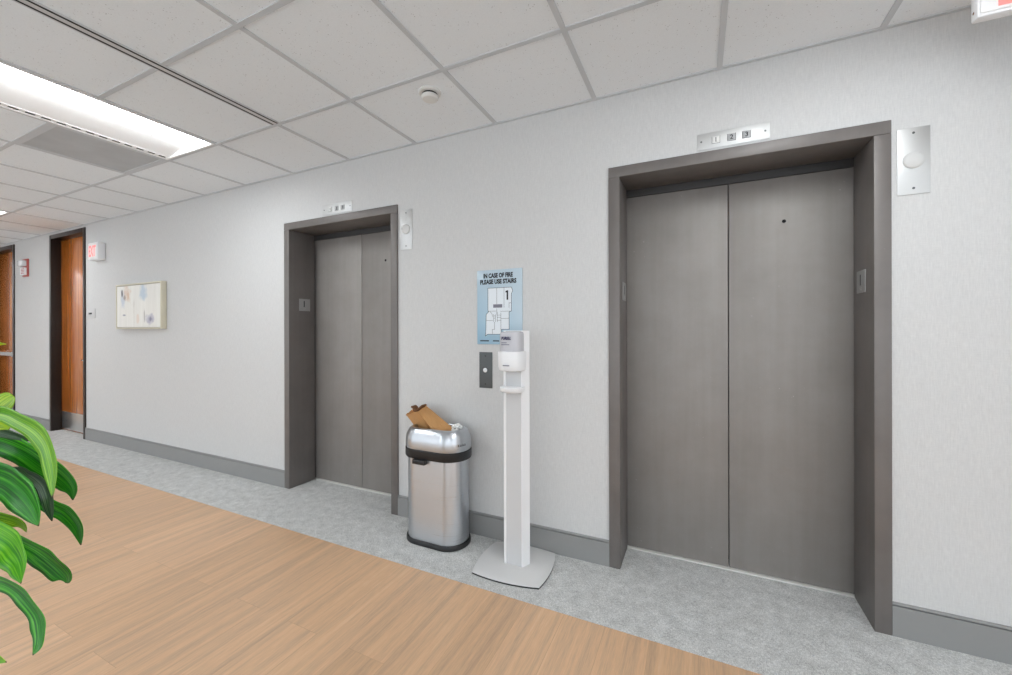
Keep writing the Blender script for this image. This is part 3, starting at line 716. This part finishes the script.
a, b = cell(-5); a += hw; b -= hw; y1, y0 = TY-hw, TY-KY+hw
t = thing('return_air_grille', ((a+b)/2, (y0+y1)/2, CH), 'square grey perforated air grille in the ceiling beside the long light', 'air vent')
bm = bmesh.new(); f = 0.02
for q in ((a, a+f, y0, y1), (b-f, b, y0, y1), (a+f, b-f, y0, y0+f), (a+f, b-f, y1-f, y1)): box(bm, q[0], q[1], q[2], q[3], CH+0.0005, CH+0.02, 0.001)
link('grille_frame', bm, 'perfframe', t) if 'perfframe' in M else link('grille_frame', bm, 'tbar', t)
bm = bmesh.new(); box(bm, a+f, b-f, y0+f, y1-f, CH+0.004, CH+0.01); link('perforated_panel', bm, 'perf', t)

x = TX-2*KX; ya, yb = TY-2*KY, TY-0.012
t = thing('slot_diffuser', (x, (ya+yb)/2, CH), 'long narrow ceiling slot vent with two black slots running toward the wall', 'air vent')
bm = bmesh.new(); box(bm, x-0.013, x+0.013, ya, yb, CH-0.001, CH+0.02); link('centre_bar', bm, 'greypanel', t)
bm = bmesh.new(); box(bm, x-0.034, x-0.026, ya, yb, CH-0.001, CH+0.02); box(bm, x+0.026, x+0.034, ya, yb, CH-0.001, CH+0.02); box(bm, x-0.034, x+0.034, yb, yb+0.006, CH-0.001, CH+0.02); link('vent_flange', bm, 'tbar', t)
for s in (-1, 1):
    bm = bmesh.new(); box(bm, min(x+s*0.013, x+s*0.026), max(x+s*0.013, x+s*0.026), ya, yb, CH-0.0006, CH+0.02); link('air_slot', bm, 'hole', t)

sx, sy = -1.300, 1.800
t = thing('smoke_detector', (sx, sy, CH), 'round white smoke detector on the ceiling above the sanitizer stand', 'smoke detector')
zc = CH+0.005
bm = bmesh.new(); lathe(bm, [(0.060, 0), (0.060, 0.006), (0.056, 0.011), (0.044, 0.013)], (sx, sy, zc), '-z', 40); link('mounting_base', bm, 'smoke', t, True)
bm = bmesh.new(); lathe(bm, [(0.041, 0.012), (0.042, 0.024)], (sx, sy, zc), '-z', 40); link('vent_gap', bm, 'black', t, True)
bm = bmesh.new(); lathe(bm, [(0.044, 0.022), (0.046, 0.025), (0.045, 0.034), (0.038, 0.041), (0.02, 0.043), (0.001, 0.043)], (sx, sy, zc), '-z', 40); link('sensing_head', bm, 'smoke', t, True)

# ------------------------------------------------------------------ potted corn plant at the left edge
PXY = (-1.475, 0.235)
t = thing('potted_plant', (PXY[0], PXY[1], 0.0), 'potted green corn plant with arching striped leaves at the left edge', 'plant')
bm = bmesh.new(); lathe(bm, [(0.13, 0.0), (0.14, 0.006), (0.175, 0.33), (0.18, 0.345), (0.17, 0.348), (0.165, 0.30)], (PXY[0], PXY[1], 0.0005), 'z', 40, cap1=False); link('pot', bm, 'terracotta', t, True)
bm = bmesh.new(); lathe(bm, [(0.166, 0.29), (0.166, 0.305), (0.05, 0.312)], (PXY[0], PXY[1], 0), 'z', 32); link('soil', bm, 'soil', t, True)
bm = bmesh.new(); tube(bm, [(PXY[0], PXY[1], 0.30), (PXY[0]-0.006, PXY[1]+0.004, 0.6), (PXY[0]+0.004, PXY[1]+0.008, 0.9), (PXY[0]+0.010, PXY[1]+0.015, 1.13)], [0.022, 0.02, 0.017, 0.009], 14); link('cane', bm, 'cane', t, True)
LEAVES = [
    ('y', [(-1.414, 0.283, 1.064, 0.0085), (-1.402, 0.310, 1.098, 0.020), (-1.388, 0.326, 1.123, 0.0245), (-1.374, 0.335, 1.138, 0.0235), (-1.364, 0.342, 1.148, 0.015), (-1.361, 0.345, 1.152, 0.004)]),
    ('l', [(-1.418, 0.259, 1.094, 0.0062), (-1.329, 0.285, 1.128, 0.0142), (-1.259, 0.301, 1.129, 0.016), (-1.206, 0.309, 1.118, 0.0176), (-1.156, 0.317, 1.102, 0.0211), (-1.115, 0.319, 1.081, 0.0207), (-1.084, 0.317, 1.052, 0.0185), (-1.058, 0.313, 1.028, 0.0145), (-1.035, 0.307, 0.998, 0.0009)]),
    ('d', [(-1.469, 0.268, 1.061, 0.0064), (-1.413, 0.303, 1.065, 0.0173), (-1.375, 0.328, 1.05, 0.024), (-1.343, 0.352, 1.026, 0.0264), (-1.317, 0.371, 0.997, 0.0266), (-1.292, 0.391, 0.97, 0.0245), (-1.277, 0.406, 0.939, 0.0157), (-1.281, 0.412, 0.911, 0.0011)]),
    ('d', [(-1.419, 0.259, 1.007, 0.0062), (-1.332, 0.285, 1.007, 0.0244), (-1.265, 0.302, 0.996, 0.0301), (-1.221, 0.308, 0.983, 0.0306), (-1.181, 0.312, 0.966, 0.0271), (-1.146, 0.314, 0.947, 0.0171), (-1.116, 0.313, 0.929, 0.0009)]),
    ('k', [(-1.349, 0.336, 0.993, 0.0065), (-1.314, 0.353, 0.982, 0.0087), (-1.29, 0.364, 0.962, 0.013), (-1.278, 0.369, 0.936, 0.013), (-1.273, 0.372, 0.908, 0.0108), (-1.267, 0.375, 0.882, 0.0011)]),
    ('d', [(-1.39, 0.339, 0.964, 0.0067), (-1.357, 0.367, 0.926, 0.0135), (-1.33, 0.393, 0.893, 0.0159), (-1.32, 0.411, 0.872, 0.0173), (-1.314, 0.428, 0.834, 0.014), (-1.32, 0.438, 0.788, 0.0012)]),
    ('l', [(-1.467, 0.28, 0.885, 0.0065), (-1.426, 0.319, 0.883, 0.0133), (-1.411, 0.345, 0.868, 0.0158), (-1.409, 0.366, 0.846, 0.0138), (-1.421, 0.379, 0.824, 0.0012)]),
    ('b', [(-1.402, 0.256, 0.908, 0.0061), (-1.313, 0.281, 0.899, 0.0241), (-1.244, 0.297, 0.88, 0.0315), (-1.204, 0.299, 0.869, 0.0309), (-1.17, 0.299, 0.858, 0.0247), (-1.141, 0.296, 0.846, 0.0149), (-1.116, 0.291, 0.834, 0.0009)]),
    ('d', [(-1.376, 0.301, 0.873, 0.0064), (-1.329, 0.331, 0.848, 0.0171), (-1.302, 0.351, 0.823, 0.0237), (-1.289, 0.364, 0.802, 0.0282), (-1.275, 0.378, 0.776, 0.0284), (-1.264, 0.391, 0.75, 0.022), (-1.266, 0.397, 0.735, 0.0022)]),
    ('d', [(-1.402, 0.255, 0.785, 0.0061), (-1.327, 0.284, 0.789, 0.0142), (-1.272, 0.303, 0.785, 0.0161), (-1.237, 0.313, 0.774, 0.018), (-1.208, 0.32, 0.755, 0.0188), (-1.18, 0.326, 0.731, 0.0197), (-1.165, 0.326, 0.708, 0.0186), (-1.157, 0.323, 0.686, 0.0116), (-1.156, 0.316, 0.671, 0.001)]),
    ('l', [(-1.419, 0.258, 0.655, 0.0062), (-1.342, 0.28, 0.655, 0.0183), (-1.284, 0.293, 0.643, 0.014), (-1.232, 0.302, 0.642, 0.0008)]),
    ('y', [(-1.433, 0.274, 1.117, 0.0064), (-1.386, 0.304, 1.111, 0.0128), (-1.358, 0.324, 1.094, 0.0151), (-1.349, 0.336, 1.082, 0.0022)]),
    ('k', [(-1.433, 0.274, 1.095, 0.0064), (-1.377, 0.315, 1.081, 0.0108), (-1.349, 0.343, 1.065, 0.0087), (-1.335, 0.364, 1.05, 0.0011)]),
    ('l', [(-1.414, 0.283, 0.82, 0.0064), (-1.377, 0.308, 0.805, 0.0128), (-1.362, 0.322, 0.795, 0.0129), (-1.357, 0.332, 0.783, 0.0011)]),
    ('y', [(-1.435, 0.262, 1.161, 0.0063), (-1.432, 0.3, 1.242, 0.0131), (-1.445, 0.331, 1.265, 0.009), (-1.462, 0.36, 1.264, 0.0009)]),
]
def catmull(P, n=5):
    out = []; Q = [P[0]]+P+[P[-1]]
    for i in range(1, len(Q)-2):
        for k in range(n):
            u = k/n; out.append([0.5*((2*b)+(c-a)*u+(2*a-5*b+4*c-d)*u*u+(3*b-a-3*c+d)*u**3) for a, b, c, d in zip(Q[i-1], Q[i], Q[i+1], Q[i+2])])
    return out+[list(P[-1])]
def leaf(col, spine, nrm, roll, cup_=0.22, wave=0.05):
    """a blade along spine (x, y, z, half width); nrm = rough direction its upper face turns to"""
    S = catmull([list(p) for p in spine], 6); n = len(S); bm = bmesh.new(); uvl = bm.loops.layers.uv.new('UVMap'); rows = []; m = 8; ph = random.uniform(0, 6)
    for i, s in enumerate(S):
        p = Vector(s[:3]); w = max(s[3], 0.0004)
        tg = (Vector(S[min(i+1, n-1)][:3])-Vector(S[max(i-1, 0)][:3])).normalized()
        side = tg.cross(nrm).normalized(); up_ = side.cross(tg).normalized()
        side, up_ = side*math.cos(roll)+up_*math.sin(roll), up_*math.cos(roll)-side*math.sin(roll)
        w /= max(0.6, math.cos(roll))
        row = []
        for k in range(m+1):
            v = 2*k/m-1
            h = -cup_*w*(1-abs(v)**1.2)+wave*w*math.sin(ph+i*0.55)*v*abs(v)
            row.append(bm.verts.new(p+side*w*v+up_*h))
        rows.append(row)
    for i in range(n-1):
        for k in range(m):
            f = bm.faces.new((rows[i][k], rows[i][k+1], rows[i+1][k+1], rows[i+1][k]))
            for l, (ii, kk) in zip(f.loops, ((i, k), (i, k+1), (i+1, k+1), (i+1, k))): l[uvl].uv = (ii/(n-1), kk/m+ph)
    o = link('leaf', bm, 'lf_'+col, t, False)
    for p in o.data.polygons: p.use_smooth = True
    md = o.modifiers.new('thick', 'SOLIDIFY'); md.thickness = 0.0007
    return o
for k, (col, sp) in enumerate(LEAVES):
    s0 = sp[0]; zz = s0[2]+(-0.02 if s0[2] > 0.7 else 0.02)
    root = (PXY[0]+0.006, PXY[1]+0.008, min(zz, 1.12), 0.006)
    full = [root]+list(sp)
    mid = Vector(sp[len(sp)//2][:3])
    view = Vector((0.427, -0.904, 0.08)).normalized()     # blades that fan out to the open side of the lobby
    leaf(col, full, view, math.radians(random.uniform(-14, 14)))
for k in range(20):                                     # the rest of the crown
    a = math.radians(165+k*137.5 % 130 + random.uniform(-8, 8)); z = 0.68+0.45*(k/20); L = random.uniform(0.22, 0.32)
    d = Vector((math.cos(a), math.sin(a), 0)); p0 = Vector((PXY[0]+0.005, PXY[1]+0.008, z))
    sp = []
    for f, w in ((0, .006), (.2, .017), (.45, .028), (.7, .027), (.9, .014), (1, .001)):
        p = p0+d*L*f*(1-0.15*f)+Vector((0, 0, L*(0.75*f-1.15*f*f))); sp.append((p.x, p.y, p.z, w))
    leaf(random.choice('dlbd'), sp, Vector((0, 0, 1)), math.radians(random.uniform(-15, 15)))
